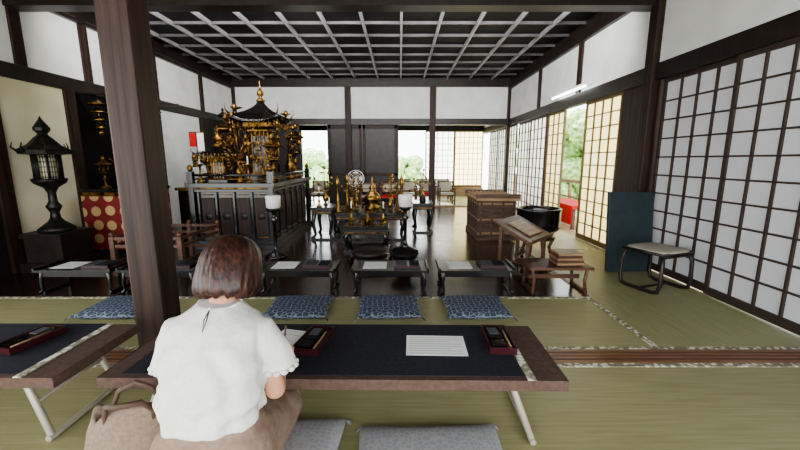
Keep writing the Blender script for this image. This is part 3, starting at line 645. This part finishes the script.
def oval(cx,cy,z,hw,hd,n=40,ph=0):
    return [(cx+hw*abs(math.cos(t))**.85*(1 if math.cos(t)>=0 else -1),cy+hd*abs(math.sin(t))**.85*(1 if math.sin(t)>=0 else -1),z) for t in [2*pi*i/n for i in range(n)]]
rr=[(.40,1.10,.135,.105),(.375,1.10,.150,.130),(.385,1.10,.155,.134),(.42,1.10,.152,.13),(.46,1.105,.161,.134),(.52,1.115,.158,.128),(.59,1.135,.157,.12),(.63,1.15,.156,.112),(.66,1.16,.150,.100),(.685,1.168,.130,.086),(.705,1.178,.10,.074),(.72,1.186,.078,.066),(.728,1.19,.066,.060)]
R2=rr[:2]
for a,c in zip(rr[1:],rr[2:]):
    for k in range(1,5): R2.append(tuple(a[q]+(c[q]-a[q])*k/4 for q in range(4)))
R_=[]
for j,(z,cy,hw,hd) in enumerate(R2):
    ring=oval(CX,cy,z,hw,hd,96)
    out=[]
    for i,(x,y,zz) in enumerate(ring):
        t=2*pi*i/96; w1=1-min(1,max(0,(z-.40)/.30))
        fo=.036*math.sin(t*7+1.5*math.sin(z*11))*w1+.022*math.sin(t*13+2*math.sin(z*9+1))*w1
        dx=(x-CX)
        diag=.006*math.sin((z*55+abs(dx)*60))*math.exp(-((z-.58)/.06)**2)+.008*math.sin(z*70-abs(dx)*40)*math.exp(-((z-.47)/.05)**2)
        f=1+fo+diag/ .13
        out.append((CX+(x-CX)*f,cy+(y-cy)*f,zz))
    R_.append(out)
s.rings(R_,'blouse')
for a in(-1,1):
    P=[(CX+a*.095,1.165,.645),(CX+a*.138,1.168,.628),(CX+a*.162,1.172,.585),(CX+a*.176,1.18,.54),(CX+a*.184,1.185,.50)]
    s.tube(P,[.05,.055,.053,.053,.060],'blouse',20)
o=s.obj('blouse',parent=W_); remesh(o,.0045,3)
t=bpy.data.textures.new('folds','CLOUDS'); t.noise_scale=.11; d=o.modifiers.new('d','DISPLACE'); d.texture=t; d.strength=.02; d.mid_level=.42; d.texture_coords='GLOBAL'
s=MB(); 
s.tube([(CX+.068*math.cos(q),1.190+.06*math.sin(q),.730+.01*math.sin(q)) for q in [2*pi*i/24 for i in range(25)]],.005,'blouse',6)
for a in(-1,1):
    for i in range(14):
        q=2*pi*i/14; s.sphere((CX+a*.185+.058*math.cos(q),1.186+.058*math.sin(q),.498),(.014,.014,.010),'blouse',8,5)
s.tube([(CX,1.120,.728),(CX-.004,1.090,.706),(CX,1.066,.676),(CX+.004,1.090,.706),(CX,1.120,.728)],.002,'totestrap',6); s.sphere((CX,1.122,.73),.005,'white',8,6)
s.obj('blouse_trim',parent=W_)
s=MB()
for a in(-1,1):
    s.capsule((CX+a*.070,1.07,.27),.12,(CX+a*.11,1.42,.17),.085,'skirt',20); s.capsule((CX+a*.11,1.4,.15),.075,(CX+a*.09,1.0,.145),.07,'skirt',16)
s.capsule((CX-.055,1.09,.34),.105,(CX+.055,1.09,.34),.105,'skirt',20); s.capsule((CX-.05,1.1,.42),.08,(CX+.05,1.1,.42),.08,'skirt',16)
s.capsule((CX,1.3,.17),.1,(CX,1.05,.2),.12,'skirt',16)
o=s.obj('skirt',parent=W_); remesh(o,.008,8)
d=o.modifiers.new('d','DISPLACE'); d.texture=t; d.strength=.02; d.mid_level=.5; d.texture_coords='GLOBAL'
s=MB(); n=96; R_=[]
prof=[(.004,.128),(.035,.125),(.06,.115),(.085,.092),(.101,.06),(.110,.02),(.114,-.02),(.116,-.05),(.114,-.075),(.106,-.095),(.09,-.106),(.06,-.100),(.045,-.08)]
for j,(r,z) in enumerate(prof):
    ring=[]
    for i in range(n):
        q=2*pi*i/n; c,si=math.cos(q),math.sin(q)
        k=1.0
        if si>0.15 and z<.045: k=1-.42*min(1,(si-.15)/.35)*min(1,(.045-z)/.03)
        rip=1+(.012*math.sin(q*31+j*.25)+.012*math.sin(q*17-j*.3)+.008*math.sin(q*53)+.012*math.sin(q*7+j*.2))*min(1,j/3)
        zz=z+(.006*math.sin(q*13)+.004*math.sin(q*29) if j>8 else 0)-(.012 if si<-.2 and j>7 else 0)
        ring.append((r*k*rip*c*.97,r*k*rip*si*.98-.01,zz*.94))
    R_.append(ring)
s.rings(R_,'hair',T=Matrix.Translation(hc)@Matrix.Rotation(math.radians(-26),4,'X')@Matrix.Translation((0,-.004,-.004)))
o=s.obj('hair',parent=W_); 
sb=o.modifiers.new('s','SUBSURF'); sb.levels=1; sb.render_levels=1
s=MB()
for a in(-1,1):
    s.sphere((a*.030,.074,.012),(.014,.008,.007),'white',10,8,T=TH); s.sphere((a*.030,.081,.011),(.006,.003,.006),'black',8,6,T=TH); s.box(a*.030-.018,a*.030+.018,.079,.083,.03,.035,'hair',T=TH)
s.sphere((0,.089,-.055),(.018,.004,.005),'red',10,6,T=TH); s.obj('face_features',parent=W_)
s=MB(); s.tube([(CX+.085,1.535,.345),(CX+.12,1.49,.50)],[.003,.0045],'brown',8); s.tube([(CX+.083,1.538,.3375),(CX+.085,1.535,.345)],[.001,.004],'black',8); s.obj('writing_brush',parent=W_)
# ---------------------------------------------------------------- tote bag
s=MB(); R_=[]
for (hw,hd,z,cy) in ((.13,.07,.002,0),(.165,.095,.01,0),(.175,.10,.08,0),(.172,.09,.17,.005),(.160,.06,.25,.012),(.145,.035,.29,.018),(.14,.03,.30,.018),(.13,.022,.29,.018)):
    R_.append([(hw*abs(math.cos(q))**.6*(1 if math.cos(q)>=0 else -1)*(1+.03*math.sin(5*q+z*20)),cy+hd*abs(math.sin(q))**.6*(1 if math.sin(q)>=0 else -1)*(1+.10*math.sin(7*q+z*30)),z+.02*math.sin(3*q)*(z>.2)) for q in [2*pi*(i+.5)/60 for i in range(60)]])
s.rings(R_,'tote')
for q in(-1,1):
    s.tube([(-.08,q*.04+.015,.24),(-.085,q*.035+.015,.30),(-.06,q*.05+.0,.35),(0,q*.08-.02,.37),(.06,q*.05-.0,.35),(.085,q*.035+.015,.30),(.08,q*.04+.015,.24)],.009,'totestrap',8)
s.box(-.1,.1,-.093,-.085,.06,.063,'totestrap')
s.obj('tote_bag',(-.945,1.17,0),.25,scale=(.88,.88,1.10))

# ---------------------------------------------------------------- camera, light
cam=bpy.data.cameras.new('camera'); co=bpy.data.objects.new('camera',cam); bpy.context.scene.collection.objects.link(co)
cam.lens=16.65; cam.sensor_width=36; cam.clip_start=.05
co.location=(0,0,1.2); co.rotation_euler=(math.radians(90-9.96),0,0); bpy.context.scene.camera=co
try: bpy.context.scene.view_settings.look='AgX - Medium High Contrast'
except Exception: pass
w=bpy.data.worlds.new('world'); bpy.context.scene.world=w; w.use_nodes=True
bg=w.node_tree.nodes['Background']; bg.inputs[0].default_value=(.94,.975,1,1); bg.inputs[1].default_value=6
def area(name,loc,rot,sx,sy,e,c=(1,1,1)):
    l=bpy.data.lights.new(name,'AREA'); l.shape='RECTANGLE'; l.size=sx; l.size_y=sy; l.energy=e; l.color=c
    o=bpy.data.objects.new(name,l); bpy.context.scene.collection.objects.link(o); o.location=loc; o.rotation_euler=rot
area('hall_fill_light',(-.7,4.5,2.88),(math.radians(78),0,0),5.5,.12,120,(1,1,1))  # unseen fill added behind the front beam to brighten hall plaster and altar
area('hall_fill_light',(-.7,4.44,2.9),(math.radians(110),0,0),5.5,.12,50,(1,1,1))  # second added fill, tilted up to brighten the coffered ceiling
sun=bpy.data.lights.new('sun','SUN'); sun.energy=14; sun.angle=.05; so=bpy.data.objects.new('sun',sun); bpy.context.scene.collection.objects.link(so)
so.rotation_euler=Vector((.25,-1,-.85)).to_track_quat('-Z','Y').to_euler()
